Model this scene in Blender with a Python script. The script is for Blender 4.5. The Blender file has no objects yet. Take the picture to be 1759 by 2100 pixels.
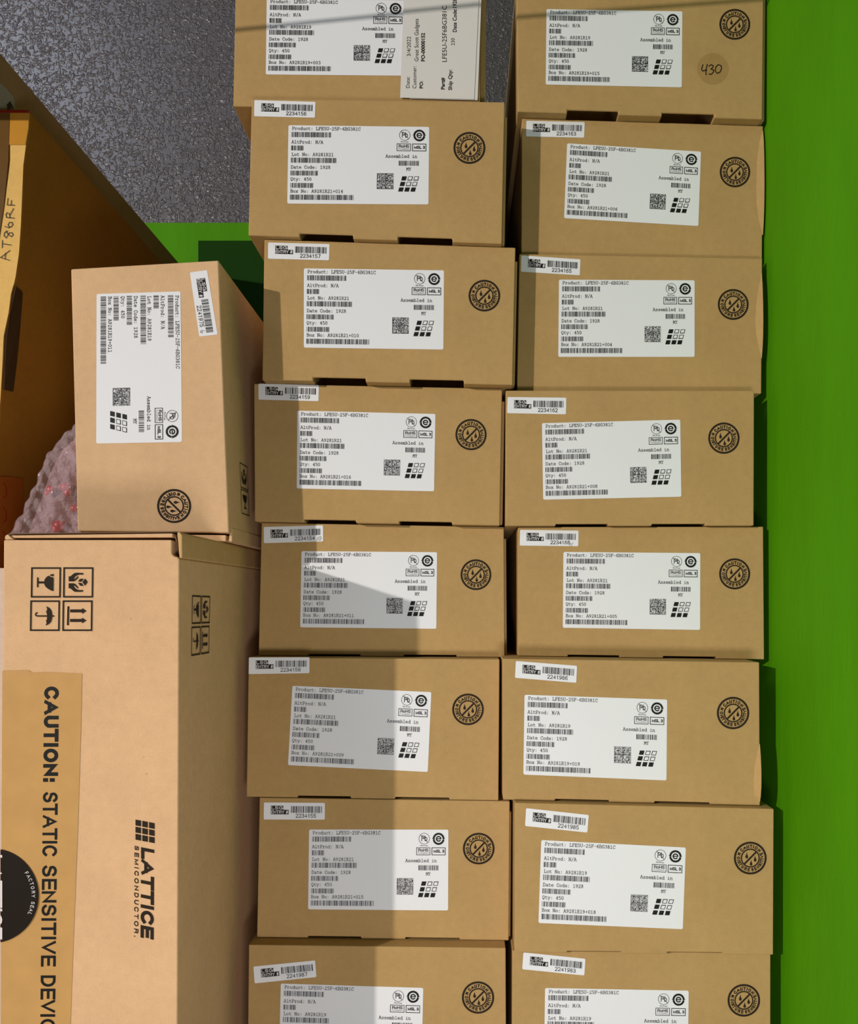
import bpy, bmesh, math, random
from mathutils import Vector, Matrix
R = math.radians
scene = bpy.context.scene
C = scene.collection

# ------------------------------------------------------------------ camera, world, lights, exposure
F = 1500.0                    # focal length in pixels of a 1759 px wide frame
VX, VY = 950.0, 1225.0        # where the viewing direction meets the picture
FLOOR = -0.3485               # floor height below the lens
ZC = -FLOOR                   # lens height above the floor

def P(x, y, d):
    """point at distance d in front of the lens seen at photo pixel x, y"""
    return Vector(((x - VX) / F * d, d, (VY - y) / F * d + ZC))

cam_d = bpy.data.cameras.new('camera')
cam = bpy.data.objects.new('camera', cam_d); C.objects.link(cam)
cam.location = (0, 0, ZC); cam.rotation_euler = (R(90), 0, 0)
cam_d.sensor_fit = 'HORIZONTAL'; cam_d.sensor_width = 36.0
cam_d.lens = F / 1759.0 * 36.0
cam_d.shift_x = -(VX - 879.5) / 1759.0
cam_d.shift_y = (VY - 1050.0) / 1759.0
cam_d.clip_start = 0.01
scene.camera = cam

w = bpy.data.worlds.new('room_light'); scene.world = w; w.use_nodes = True
w.node_tree.nodes['Background'].inputs[0].default_value = (0.96, 0.98, 1.0, 1)
w.node_tree.nodes['Background'].inputs[1].default_value = 0.10

def area(name, loc, target, size, power, col, sy=None):
    l = bpy.data.lights.new(name, 'AREA'); l.size = size; l.energy = power; l.color = col
    if sy: l.shape = 'RECTANGLE'; l.size_y = sy
    o = bpy.data.objects.new(name, l); C.objects.link(o); o.location = loc
    o.rotation_euler = (Vector(target) - Vector(loc)).to_track_quat('-Z', 'Y').to_euler()
    return o
TGT = Vector((-0.14, 0.53, ZC))
KD = Vector((1.036, 1.0, -0.35))
area('spot_lamp', TGT - KD * 2.0, TGT, 0.045, 62, (1.0, 0.93, 0.84))
area('low_fill', (0.05, -0.14, 0.03), (-0.02, 0.55, 0.15), 0.26, 3.2, (1.0, 0.97, 0.97), 0.2)  # added low fill behind the lens, brightens the lower cartons
area('ambient_fill', (-1.5, -0.5, 2.1), (0, 0.9, 0.6), 0.6, 7, (0.74, 0.83, 1.0), 0.6)  # added broad cool fill from upper left for ambient light

vs = scene.view_settings
scene.display_settings.display_device = 'sRGB'
vs.view_transform = 'Standard'; vs.look = 'None'; vs.exposure = 0.0; vs.gamma = 1.0; vs.use_curve_mapping = False

# ------------------------------------------------------------------ materials
def s2l(c):
    return tuple(((v / 255) / 12.92 if v / 255 <= 0.04045 else ((v / 255 + 0.055) / 1.055) ** 2.4) for v in c)
_m = {}
def mat(name, rgb, rough=0.6, spec=0.3, **kw):
    if name in _m: return _m[name]
    m = bpy.data.materials.new(name); m.use_nodes = True; _m[name] = m
    b = m.node_tree.nodes['Principled BSDF']
    b.inputs['Base Color'].default_value = (*s2l(rgb), 1)
    b.inputs['Roughness'].default_value = rough
    b.inputs['Specular IOR Level'].default_value = spec
    for k, v in kw.items():
        b.inputs[k.replace('_', ' ')].default_value = v
    return m

def nodes_of(m):
    nt = m.node_tree; return nt, nt.nodes, nt.links, nt.nodes['Principled BSDF']

def noise(nt, scale, detail=4, rough=0.55, stretch=None):
    N, L = nt.nodes, nt.links
    tc = N.new('ShaderNodeTexCoord'); mp = N.new('ShaderNodeMapping')
    if stretch: mp.inputs['Scale'].default_value = stretch
    L.new(tc.outputs['Object'], mp.inputs['Vector'])
    n = N.new('ShaderNodeTexNoise'); n.inputs['Scale'].default_value = scale
    n.inputs['Detail'].default_value = detail; n.inputs['Roughness'].default_value = rough
    L.new(mp.outputs[0], n.inputs['Vector'])
    return n

def kraft(name, rgb, contrast=0.10):
    if name in _m: return _m[name]
    m = mat(name, rgb, 0.82, 0.18)
    nt, N, L, b = nodes_of(m)
    c = s2l(rgb)
    n1 = noise(nt, 900, 3); n2 = noise(nt, 26, 3); n3 = noise(nt, 180, 3, 0.6)
    mix = N.new('ShaderNodeMath'); mix.operation = 'ADD'; L.new(n1.outputs[0], mix.inputs[0]); L.new(n2.outputs[0], mix.inputs[1])
    mix2 = N.new('ShaderNodeMath'); mix2.operation = 'ADD'; L.new(mix.outputs[0], mix2.inputs[0]); L.new(n3.outputs[0], mix2.inputs[1])
    r = N.new('ShaderNodeMapRange'); r.inputs['From Min'].default_value = 1.05; r.inputs['From Max'].default_value = 1.95
    r.inputs['To Min'].default_value = 1 - contrast; r.inputs['To Max'].default_value = 1 + contrast
    L.new(mix2.outputs[0], r.inputs['Value'])
    mul = N.new('ShaderNodeVectorMath'); mul.operation = 'SCALE'; mul.inputs[0].default_value = c
    L.new(r.outputs[0], mul.inputs['Scale'])
    # rare darker fibre specks
    v = noise(nt, 330, 1, 0.4)
    sp = N.new('ShaderNodeMapRange'); sp.inputs['From Min'].default_value = 0.80; sp.inputs['From Max'].default_value = 0.86
    sp.inputs['To Min'].default_value = 1.0; sp.inputs['To Max'].default_value = 0.6
    L.new(v.outputs[0], sp.inputs['Value'])
    mul2 = N.new('ShaderNodeVectorMath'); mul2.operation = 'SCALE'
    L.new(mul.outputs[0], mul2.inputs[0]); L.new(sp.outputs[0], mul2.inputs['Scale'])
    L.new(mul2.outputs[0], b.inputs['Base Color'])
    bp = N.new('ShaderNodeBump'); bp.inputs['Strength'].default_value = 0.35; bp.inputs['Distance'].default_value = 0.0004
    nb = noise(nt, 120, 5, 0.6)
    L.new(nb.outputs[0], bp.inputs['Height']); L.new(bp.outputs[0], b.inputs['Normal'])
    return m

def tape_mat(name, rgb, rough=0.25):
    if name in _m: return _m[name]
    m = mat(name, rgb, rough, 0.5)
    nt, N, L, b = nodes_of(m)
    n = noise(nt, 60, 4); cr = N.new('ShaderNodeMapRange')
    cr.inputs['To Min'].default_value = 0.85; cr.inputs['To Max'].default_value = 1.15
    L.new(n.outputs[0], cr.inputs['Value'])
    mul = N.new('ShaderNodeVectorMath'); mul.operation = 'SCALE'; mul.inputs[0].default_value = s2l(rgb)
    L.new(cr.outputs[0], mul.inputs['Scale']); L.new(mul.outputs[0], b.inputs['Base Color'])
    bp = N.new('ShaderNodeBump'); bp.inputs['Strength'].default_value = 0.5; bp.inputs['Distance'].default_value = 0.0006
    nb = noise(nt, 45, 3); L.new(nb.outputs[0], bp.inputs['Height']); L.new(bp.outputs[0], b.inputs['Normal'])
    return m

KRAFT = kraft('kraft_board', (177, 144, 93))
KRAFT_L = kraft('pale_kraft_board', (214, 174, 131))
KRAFT_B = kraft('brown_kraft_board', (138, 96, 30))
KRAFT_IN = kraft('carton_inside', (120, 92, 58))
PAPER = mat('label_paper', (228, 229, 232), 0.55, 0.3)
SLIP = mat('slip_paper', (214, 210, 205), 0.75, 0.2)
INK = mat('black_ink', (22, 22, 20), 0.6, 0.25)
INK_K = mat('board_print_ink', (42, 33, 22), 0.75, 0.2)
INK_W = mat('white_ink', (225, 222, 222), 0.6, 0.2)
MARKER = mat('marker_ink', (30, 24, 22), 0.5, 0.3)
GREYINK = mat('grey_ink', (110, 110, 110), 0.6, 0.2)

# ------------------------------------------------------------------ object helpers
def link(name, me, parent=None):
    o = bpy.data.objects.new(name, me); C.objects.link(o)
    if parent is not None: o.parent = parent
    return o
def thing(name, label, cat, loc, group=None):
    o = bpy.data.objects.new(name, None); C.objects.link(o); o.location = loc
    o.empty_display_size = 0.02
    o['label'] = label; o['category'] = cat
    if group: o['group'] = group
    return o
def mesh_obj(name, verts, faces, mats, parent=None, midx=None, bevel=0, smooth=False):
    """world-space vertices; the parent is an unrotated empty"""
    off = parent.location if parent is not None else Vector((0, 0, 0))
    if parent is not None and parent.parent is not None: off = off + parent.parent.location
    me = bpy.data.meshes.new(name)
    me.from_pydata([tuple(Vector(v) - off) for v in verts], [], faces)
    for m in mats: me.materials.append(m)
    if midx: me.polygons.foreach_set('material_index', midx)
    me.update()
    o = link(name, me, parent)
    if bevel:
        b = o.modifiers.new('bevel', 'BEVEL'); b.width = bevel; b.segments = 3; b.limit_method = 'ANGLE'; b.angle_limit = R(40)
        for p in me.polygons: p.use_smooth = True
        wn = o.modifiers.new('wn', 'WEIGHTED_NORMAL'); wn.keep_sharp = False
    elif smooth:
        for p in me.polygons: p.use_smooth = True
    return o
def fix_normals(o):
    bm = bmesh.new(); bm.from_mesh(o.data); bmesh.ops.recalc_face_normals(bm, faces=bm.faces[:]); bm.to_mesh(o.data); bm.free()
def box(name, x0, x1, y0, y1, z0, z1, m, parent=None, bevel=0.0):
    v = [(x, y, z) for x in (x0, x1) for y in (y0, y1) for z in (z0, z1)]
    f = [(0, 1, 3, 2), (4, 6, 7, 5), (0, 4, 5, 1), (2, 3, 7, 6), (0, 2, 6, 4), (1, 5, 7, 3)]
    o = mesh_obj(name, v, f, [m], parent, None, bevel); fix_normals(o); return o
def prism_y(name, pts, y0, y1, m, parent=None, bevel=0.0):
    """XZ outline (world) extruded from y0 to y1"""
    n = len(pts)
    v = [(p[0], y0, p[1]) for p in pts] + [(p[0], y1, p[1]) for p in pts]
    f = [tuple(range(n)), tuple(range(2 * n - 1, n - 1, -1))] + [(i, i + n, (i + 1) % n + n, (i + 1) % n) for i in range(n)]
    o = mesh_obj(name, v, f, [m], parent, None, bevel); fix_normals(o); return o

# ------------------------------------------------------------------ flat print: shapes in a 2D sheet (x right, y down)
class Sheet:
    def __init__(s): s.v = []; s.f = []; s.m = []; s.l = []
    def poly(s, pts, m=0, lay=1):
        n = len(s.v); j = lay + (len(s.f) % 40) * 0.012; s.v += [(p[0], p[1], j) for p in pts]; s.f.append(tuple(range(n, n + len(pts)))); s.m.append(m)
    def rect(s, x0, y0, x1, y1, m=0, lay=1): s.poly([(x0, y0), (x1, y0), (x1, y1), (x0, y1)], m, lay)
    def frame(s, x0, y0, x1, y1, t, m=0, lay=1):
        s.rect(x0, y0, x1, y0 + t, m, lay); s.rect(x0, y1 - t, x1, y1, m, lay)
        s.rect(x0, y0 + t, x0 + t, y1 - t, m, lay); s.rect(x1 - t, y0 + t, x1, y1 - t, m, lay)
    def ring(s, cx, cy, ro, ri, m=0, lay=1, a0=0, a1=360, seg=48):
        n = max(3, int(seg * abs(a1 - a0) / 360))
        for i in range(n):
            a, b = R(a0 + (a1 - a0) * i / n), R(a0 + (a1 - a0) * (i + 1) / n)
            s.poly([(cx + ri * math.cos(a), cy + ri * math.sin(a)), (cx + ro * math.cos(a), cy + ro * math.sin(a)),
                    (cx + ro * math.cos(b), cy + ro * math.sin(b)), (cx + ri * math.cos(b), cy + ri * math.sin(b))], m, lay)
    def disc(s, cx, cy, r, m=0, lay=1, seg=32):
        s.poly([(cx + r * math.cos(2 * math.pi * i / seg), cy + r * math.sin(2 * math.pi * i / seg)) for i in range(seg)], m, lay)
    def line(s, pts, t, m=0, lay=1):
        for a, b in zip(pts[:-1], pts[1:]):
            dx, dy = b[0] - a[0], b[1] - a[1]; L = math.hypot(dx, dy) or 1e-6
            nx, ny = -dy / L * t / 2, dx / L * t / 2; ex, ey = dx / L * t * .35, dy / L * t * .35
            s.poly([(a[0] + nx - ex, a[1] + ny - ey), (b[0] + nx + ex, b[1] + ny + ey),
                    (b[0] - nx + ex, b[1] - ny + ey), (a[0] - nx - ex, a[1] - ny - ey)], m, lay)
    def tri(s, verts, faces, fn, m=0, lay=1):
        n = len(s.v)
        for v in verts:
            x, y = fn(v[0], v[1]); s.v.append((x, y, lay))
        for f in faces: s.f.append(tuple(i + n for i in f)); s.m.append(m)
    def clip(s, x0):
        """drop what lies left of x0"""
        bm = bmesh.new(); vv = [bm.verts.new(v) for v in s.v]
        for f, m in zip(s.f, s.m):
            try: bf = bm.faces.new([vv[i] for i in f]); bf.material_index = m
            except ValueError: pass
        bmesh.ops.bisect_plane(bm, geom=bm.verts[:] + bm.edges[:] + bm.faces[:], plane_co=(x0, 0, 0), plane_no=(-1, 0, 0), clear_outer=True)
        bm.verts.index_update()
        s.v = [tuple(v.co) for v in bm.verts]; s.f = [tuple(v.index for v in f.verts) for f in bm.faces]; s.m = [f.material_index for f in bm.faces]
        bm.free()

# plain grotesque capitals and figures drawn with even strokes: polylines on a 7 high body, ~ marks an arc cx cy rx ry a0 a1
GR_ = {
'A': (5.4, '0,0 2.7,7 5.4,0;.95,2.3 4.45,2.3'), 'C': (5.2, '~2.8,3.5,2.5,3.5,40,320'), 'D': (4.9, '.4,0 .4,7 2.2,7;~2.2,3.5,2.5,3.5,90,-90;2.2,0 .4,0'),
'E': (4.3, '4.4,7 .4,7 .4,0 4.5,0;.4,3.6 4.1,3.6'), 'F': (4.1, '4.3,7 .4,7 .4,0;.4,3.5 3.8,3.5'), 'G': (5.5, '~2.8,3.5,2.5,3.5,45,345;5.2,0 5.2,3.3 3,3.3'),
'H': (4.9, '.4,0 .4,7;4.7,0 4.7,7;.4,3.6 4.7,3.6'), 'I': (.9, '.45,0 .45,7'), 'L': (4, '.4,7 .4,0 4,0'), 'M': (6, '.4,0 .4,7 3,0 5.6,7 5.6,0'),
'N': (4.9, '.4,0 .4,7 4.6,0 4.6,7'), 'O': (5.6, '~2.8,3.5,2.55,3.5,0,360'), 'R': (5, '.4,0 .4,7 2.9,7;~2.9,5.2,1.7,1.8,90,-90;2.9,3.4 .4,3.4;2.9,3.4 4.3,2.6 4.6,0'),
'S': (4.8, '~2.4,5.2,1.9,1.8,20,215;.9,4.2 3.9,2.9;~2.4,1.85,2.05,1.85,40,-165'), 'T': (4.8, '0,7 4.8,7;2.4,7 2.4,0'), 'U': (4.9, '.4,7 .4,2.3;~2.5,2.3,2.1,2.3,180,360;4.6,2.3 4.6,7'),
'V': (5, '0,7 2.5,0 5,7'), 'Y': (5, '0,7 2.5,3.2 5,7;2.5,3.2 2.5,0'), 'P': (4.7, '.4,0 .4,7 2.8,7;~2.8,5.1,1.8,1.9,90,-90;2.8,3.2 .4,3.2'),
'o': (4, '~1.9,2.5,1.75,2.5,0,360'), 'b': (4, '.35,0 .35,7;~2,2.5,1.65,2.5,0,360'), ':': (1.2, '.6,5 .6,4.2;.6,.8 .6,0'), '.': (1, '.5,.7 .5,0'), '-': (2.6, '.2,2.6 2.4,2.6'),
'#': (4.4, '.2,2.2 4,2.2;.5,4.8 4.3,4.8;1.1,0 1.8,7;2.8,0 3.5,7'), ' ': (1.9, ''),
'0': (4.2, '~2,3.5,1.8,3.5,0,360'), '1': (4.2, '.9,5.4 2.4,7 2.4,0'), '2': (4.2, '~2,5.1,1.75,1.9,170,-30;3.5,4.1 .3,0 4,0'),
'3': (4.2, '~1.95,5.25,1.6,1.75,160,-70;1.6,3.6 2.3,3.6;~1.95,1.85,1.85,1.85,75,-160'), '4': (4.2, '3,0 3,7 .2,2.1 4.1,2.1'), '5': (4.2, '3.7,7 .9,7 .5,3.7;~2,2.2,1.8,2.2,140,-155'),
'6': (4.2, '~2,2.2,1.75,2.2,0,360;~2.6,3.2,2.35,3.8,60,165'), '7': (4.2, '.3,7 3.9,7 1.6,0'), '8': (4.2, '~2,5.25,1.5,1.75,0,360;~2,1.8,1.8,1.8,0,360'),
'9': (4.2, '~2,4.8,1.75,2.2,0,360;~1.4,3.8,2.35,3.8,-15,-120'),
}
def gr_lines(body, track=1.1):
    out = []; x = 0.0
    for ch in body:
        w_, st = GR_[ch]
        for pl in st.split(';'):
            if not pl: continue
            if pl[0] == '~':
                cx, cy, rx, ry, a0, a1 = map(float, pl[1:].split(',')); n = max(4, int(abs(a1 - a0) / 18))
                out.append([(x + cx + rx * math.cos(R(a0 + (a1 - a0) * i / n)), cy + ry * math.sin(R(a0 + (a1 - a0) * i / n))) for i in range(n + 1)])
            else: out.append([(x + float(q.split(',')[0]), float(q.split(',')[1])) for q in pl.split()])
        x += w_ + track
    return out, x - track
def gr_text(sh, body, x0, x1, y0, y1, t, m=0, lay=1, shear=0.0, rot=None, track=1.1):
    """t is the stroke width in sheet units; strokes stay inside the given box"""
    ls, W_ = gr_lines(body, track); h = y1 - y0 - t
    tx = t if body[0] not in 'AVY' else t * .6
    sx = (x1 - x0 - tx) / W_; sy = h / 7.0
    for pl in ls:
        pts = []
        for a, b in pl:
            X, Y = x0 + tx / 2 + a * sx + b * sy * shear, y1 - t / 2 - b * sy
            pts.append((X, Y))
        closed = math.dist(pts[0], pts[-1]) < 1e-4 and len(pts) > 3
        ribbon(sh, pts, t, m, lay, closed, rot, (y0, y1))
def ribbon(sh, pts, t, m, lay, closed=False, rot=None, lim=None):
    """one mitred ribbon along a polyline"""
    if closed: pts = pts[:-1]
    n = len(pts); Lp, Rp = [], []
    for i in range(n):
        a = pts[i - 1] if (i or closed) else None; b = pts[(i + 1) % n] if (i < n - 1 or closed) else None; p = pts[i]
        def unit(u, v):
            d_ = math.dist(u, v) or 1e-9; return ((v[0] - u[0]) / d_, (v[1] - u[1]) / d_)
        if a is None: d1 = d2 = unit(p, b)
        elif b is None: d1 = d2 = unit(a, p)
        else: d1, d2 = unit(a, p), unit(p, b)
        nx, ny = -(d1[1] + d2[1]), d1[0] + d2[0]; q = math.hypot(nx, ny)
        if q < 0.35: nx, ny, q = -d1[1], d1[0], 1.0
        nx, ny = nx / q, ny / q; k = min(1 / max(0.25, nx * -d1[1] + ny * d1[0]), 3.2) * t / 2
        e = (0, 0)
        if a is None: e = (-d1[0] * t / 2, -d1[1] * t / 2)
        if b is None: e = (d1[0] * t / 2, d1[1] * t / 2)
        Lp.append((p[0] + nx * k + e[0], p[1] + ny * k + e[1])); Rp.append((p[0] - nx * k + e[0], p[1] - ny * k + e[1]))
    for i in range(n if closed else n - 1):
        j = (i + 1) % n; q4 = [Lp[i], Lp[j], Rp[j], Rp[i]]
        if lim: q4 = [(v[0], min(max(v[1], lim[0]), lim[1])) for v in q4]
        if rot: q4 = [rot(*v) for v in q4]
        sh.poly(q4, m, lay)

_glyph = {}
def text_mesh(body, offset=0.0, shear=0.0):
    k = (body, offset, shear)
    if k not in _glyph:
        cu = bpy.data.curves.new('lettering', 'FONT'); cu.body = body; cu.size = 1; cu.offset = offset; cu.shear = shear
        cu.resolution_u = 3; cu.fill_mode = 'FRONT'
        ob = bpy.data.objects.new('lettering', cu); C.objects.link(ob)
        dg = bpy.context.evaluated_depsgraph_get(); dg.update()
        me = bpy.data.meshes.new_from_object(ob.evaluated_get(dg))
        vs_ = [(v.co.x, v.co.y) for v in me.vertices]; fs = [tuple(p.vertices) for p in me.polygons]
        bpy.data.objects.remove(ob); bpy.data.curves.remove(cu); bpy.data.meshes.remove(me)
        _glyph[k] = (vs_, fs)
    return _glyph[k]

def fit_text(sh, body, x0, x1, y0, y1, m=0, lay=1, offset=0.0, shear=0.0, rot=None, capref=None):
    """fit a string into x0..x1 (reading direction) and y0 (cap top) .. y1 (baseline). rot: function mapping afterwards"""
    vs_, fs = text_mesh(body, offset, shear)
    if not vs_: return
    a0 = min(v[0] for v in vs_); a1 = max(v[0] for v in vs_)
    ch = text_mesh(capref or 'H', offset, 0)[0]; b0 = 0.0; b1 = max(v[1] for v in ch)
    def fn(x, y):
        X = x0 + (x - a0) / (a1 - a0) * (x1 - x0); Y = y1 - (y - b0) / (b1 - b0) * (y1 - y0)
        return rot(X, Y) if rot else (X, Y)
    sh.tri(vs_, fs, fn, m, lay)

def gr_at(sh, ch, cx, cy, ang, h, t, m=0, lay=1, wmul=1.0):
    c, sn = math.cos(R(ang)), math.sin(R(ang)); w_ = max(GR_[ch][0], 1.2) * (h - t) / 7 * wmul + t
    gr_text(sh, ch, -w_ / 2, w_ / 2, -h / 2, h / 2, t, m, lay, rot=lambda X, Y: (cx + X * c - Y * sn, cy + X * sn + Y * c))
def glyph_at(sh, ch, cx, cy, ang, h, m=0, lay=1, offset=0.0, wmul=1.0):
    """centre a capital of height h at cx, cy, turned by ang degrees clockwise on the sheet"""
    vs_, fs = text_mesh(ch, offset)
    a0 = min(v[0] for v in vs_); a1 = max(v[0] for v in vs_); b1 = max(v[1] for v in text_mesh('H', offset)[0])
    s = h / b1; c, sn = math.cos(R(ang)), math.sin(R(ang))
    def fn(x, y):
        X = (x - (a0 + a1) / 2) * s * wmul; Y = -(y - b1 / 2) * s
        return cx + X * c - Y * sn, cy + X * sn + Y * c
    sh.tri(vs_, fs, fn, m, lay)

# typewriter lettering, cell 6 wide, capitals 7 high
TW = {
'A': '.4,0 3,7 5.6,0;1.4,2.5 4.6,2.5;0,0 1.5,0;4.5,0 6,0;1.7,7 3,7',
'B': '1.2,0 1.2,7;.3,7 3.7,7 4.8,6.2 4.8,4.6 3.8,3.8 1.2,3.8;3.8,3.8 5.4,3 5.4,1 4.2,0 .3,0',
'C': '5.2,4.9 5.2,7;5.2,5.4 4.2,6.8 2.6,7 1.1,5.8 .7,3.5 1.1,1.3 2.6,0 4.2,.1 5.5,1.3',
'D': '1.1,0 1.1,7;.2,7 3.4,7 5,5.7 5.4,3.5 5,1.4 3.4,0 .2,0',
'E': '1.3,0 1.3,7;.4,7 5.2,7 5.2,5.2;.4,0 5.5,0 5.5,1.9;1.3,3.7 3.7,3.7;3.7,4.7 3.7,2.7',
'F': '1.5,0 1.5,7;.5,7 5.5,7 5.5,5.2;.5,0 3,0;1.5,3.6 3.9,3.6;3.9,4.6 3.9,2.6',
'G': '5,5.2 5,7;5,5.4 4.1,6.8 2.6,7 1,5.8 .6,3.5 1,1.3 2.6,0 4,.1 5.2,.9 5.2,3;3.3,3 5.9,3',
'L': '.5,7 3,7;1.7,7 1.7,0;.5,0 5.4,0 5.4,2.3',
'M': '-.1,7 1,7 3,3 5,7 6.1,7;.8,7 .8,0;5.2,7 5.2,0;-.1,0 1.8,0;4.2,0 6.1,0',
'N': '0,7 1.2,7 4.9,0 4.9,7;1.2,7 1.2,0;.2,0 2.2,0;3.9,7 6,7',
'P': '1.3,0 1.3,7;.4,7 3.9,7 5.3,6.2 5.3,4.2 3.9,3.1 1.3,3.1;.4,0 3,0',
'Q': '3,7 1.2,6 .6,3.6 1.2,1.2 3,.1 4.8,1.2 5.4,3.6 4.8,6 3,7;2,-.9 3,.1;1.8,-1.1 3.4,-.6 5,-1.1',
'R': '1.2,0 1.2,7;.2,7 3.6,7 4.9,6.2 4.9,4.4 3.6,3.4 1.2,3.4;3.2,3.4 4.9,0 5.9,0;.2,0 2.4,0',
'U': '0,7 2,7;1,7 1,2 2,.2 4,.2 5,2 5,7;4,7 6,7',
'Y': '0,7 1.8,7;4.2,7 6,7;.8,7 3,3.6 5.2,7;3,3.6 3,0;1.8,0 4.2,0',
'a': '1.2,4.4 3.6,4.7 4.5,3.8 4.5,0 5.6,0;4.5,2.7 2,2.6 .9,1.4 1.6,.1 3,.1 4.5,1.2',
'b': '.2,7 1.3,7 1.3,0 .2,0;1.3,3 2.4,4.6 4,4.5 5.3,3.2 5.2,1.4 4,.1 2.4,.1 1.3,1.4',
'c': '5,3 5,4.7;5,3.7 3.6,4.7 2,4.6 .9,3.2 .9,1.5 2.1,.2 3.8,0 5.2,1',
'd': '3.6,7 4.7,7 4.7,0 5.8,0;4.7,3 3.6,4.6 2,4.5 .8,3.2 .8,1.4 2,.1 3.6,.1 4.7,1.4',
'e': '.8,2.4 5.2,2.4 5,3.6 3.8,4.6 2.2,4.6 .9,3.4 .8,1.5 2,.2 3.8,0 5.2,.7',
'i': '1.2,4.6 3.1,4.6 3.1,0;1,0 5.2,0;2.9,6.2 3.1,6.9',
'l': '1.2,7 3.1,7 3.1,0;1,0 5.2,0',
'm': '-.1,4.6 .9,4.6 .9,0;.9,3.6 1.9,4.7 2.9,4.1 3,0;3,3.6 4,4.7 5,4.1 5.1,0;-.1,0 1.6,0;2.6,0 3.6,0;4.6,0 6.1,0',
'n': '.2,4.6 1.3,4.6 1.3,0;1.3,3.2 2.6,4.7 4.1,4.5 4.7,3.4 4.7,0;.3,0 2.3,0;3.8,0 5.7,0',
'o': '3,4.7 1.3,4 .7,2.4 1.3,.8 3,0 4.7,.8 5.3,2.4 4.7,4 3,4.7',
'r': '.6,4.6 2.1,4.6 2.1,0;.6,0 4,0;2.1,2.8 3.6,4.5 5.4,4.4',
's': '4.9,3.4 4.9,4.7;4.9,3.9 3.2,4.7 1.5,4.2 1.4,3 3,2.5 4.8,2 5,.9 3.6,0 1.6,.2 1,1.2;1,0 1,1.4',
't': '1.9,6.4 1.9,1 2.8,.1 4.2,.1 5.2,.6;.7,4.6 4.8,4.6',
'u': '.2,4.6 1.3,4.6 1.3,1.2 2.2,.1 3.6,.2 4.7,1.4;3.8,4.6 4.7,4.6 4.7,0 5.8,0',
'x': '.9,4.6 5.1,0;5.1,4.6 .9,0;.3,4.6 2,4.6;4,4.6 5.7,4.6;.3,0 2,0;4,0 5.7,0',
'y': '.7,4.6 3,.2;5.3,4.6 2.2,-2 .8,-2;0,4.6 1.7,4.6;4.3,4.6 6,4.6',
'0': '3,7 1.4,6 1,3.5 1.4,1 3,0 4.6,1 5,3.5 4.6,6 3,7',
'1': '1.2,6.3 3,7 3,0;1,0 5,0',
'2': '1.1,5.4 1.8,6.6 3.4,7 4.8,6.1 4.8,4.7 3,2.7 .9,0 5,0 5,1',
'3': '1.2,6.3 2.6,7 4.2,6.7 4.8,5.4 4.2,4.2 2.8,3.8 4.4,3.3 5.1,2 4.5,.6 3,0 1,.6',
'4': '4,0 4,7 .9,2.3 5,2.3;2.6,0 5,0',
'5': '4.8,7 1.5,7 1.4,4 3,4.5 4.7,3.8 5.1,2.2 4.5,.6 2.8,0 1,.7',
'6': '4.9,6.8 3,6.6 1.6,5 1.2,2.6 1.8,.6 3.3,0 4.8,.9 5,2.6 4,3.9 2.4,3.8 1.3,2.4',
'7': '1,5.8 1,7 4.9,7 3,0',
'8': '3,7 1.5,6.4 1.3,5 3,3.8 4.9,2.4 4.8,.8 3,0 1.2,.8 1.1,2.4 3,3.8 4.7,5 4.5,6.4 3,7',
'9': '1.1,.2 3,.4 4.4,2 4.8,4.4 4.2,6.4 2.7,7 1.2,6.1 1,4.4 2,3.1 3.6,3.2 4.7,4.6',
':': '2.8,4.1 3.2,4.1;2.8,.3 3.2,.3', '/': '.9,-.8 5.1,7.8', '-': '1,3.2 5,3.2', '+': '.7,3.4 5.3,3.4;3,1 3,5.8', ' ': '',
}
def tw(sh, s, x0, y1, adv=5.42, cap=6.2, t=0.82, m=0, lay=1):
    kx, ky = adv / 6.0 * 0.94, cap / 7.0
    for i, ch in enumerate(s):
        for pl in TW.get(ch, '').split(';'):
            if not pl: continue
            pts = [tuple(map(float, q.split(','))) for q in pl.split()]
            sh.line([(x0 + i * adv + a * kx, y1 - b * ky) for a, b in pts], t * (1.5 if ch == ':' else 1), m, lay)

def barcode(sh, x0, x1, y0, y1, key, narrow=0.8, m=0, lay=1):
    r = random.Random(key); x = x0; seq = []
    while x < x1 - narrow:
        for grp in (r.sample([1, 1, 1, 1, 2.3], 5),):
            for b in grp:
                gap = r.choice([1, 1, 1, 2.3]) * narrow
                seq.append((x, x + b * narrow)); x += b * narrow + gap
    k = (x1 - x0) / (seq[-1][1] - x0)
    for a, b in seq: sh.rect(x0 + (a - x0) * k, y0, x0 + (b - x0) * k, y1, m, lay)

def matrix_code(sh, x0, y0, x1, y1, key, n=40, m=0, lay=1):
    r = random.Random(key); s = (x1 - x0) / n; t = (y1 - y0) / n; h = n // 2
    for j in range(n):
        i = 0
        while i < n:
            def on(i):
                if i % h == 0 or j % h == h - 1: return True
                if j % h == 0: return i % 2 == 0
                if i % h == h - 1: return j % 2 == 1
                return cells[i]
            if i == 0: cells = [r.random() < 0.5 for _ in range(n)]
            if on(i):
                k = i
                while k < n and on(k): k += 1
                sh.rect(x0 + i * s, y0 + j * t, x0 + k * s, y0 + (j + 1) * t, m, lay); i = k
            else: i += 1

def rrect(x0, y0, x1, y1, r, n=5):
    pts = []
    for cx, cy, a in ((x1 - r, y0 + r, -90), (x1 - r, y1 - r, 0), (x0 + r, y1 - r, 90), (x0 + r, y0 + r, 180)):
        for i in range(n + 1):
            q = R(a + 90 * i / n); pts.append((cx + r * math.cos(q), cy + r * math.sin(q)))
    return pts

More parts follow.
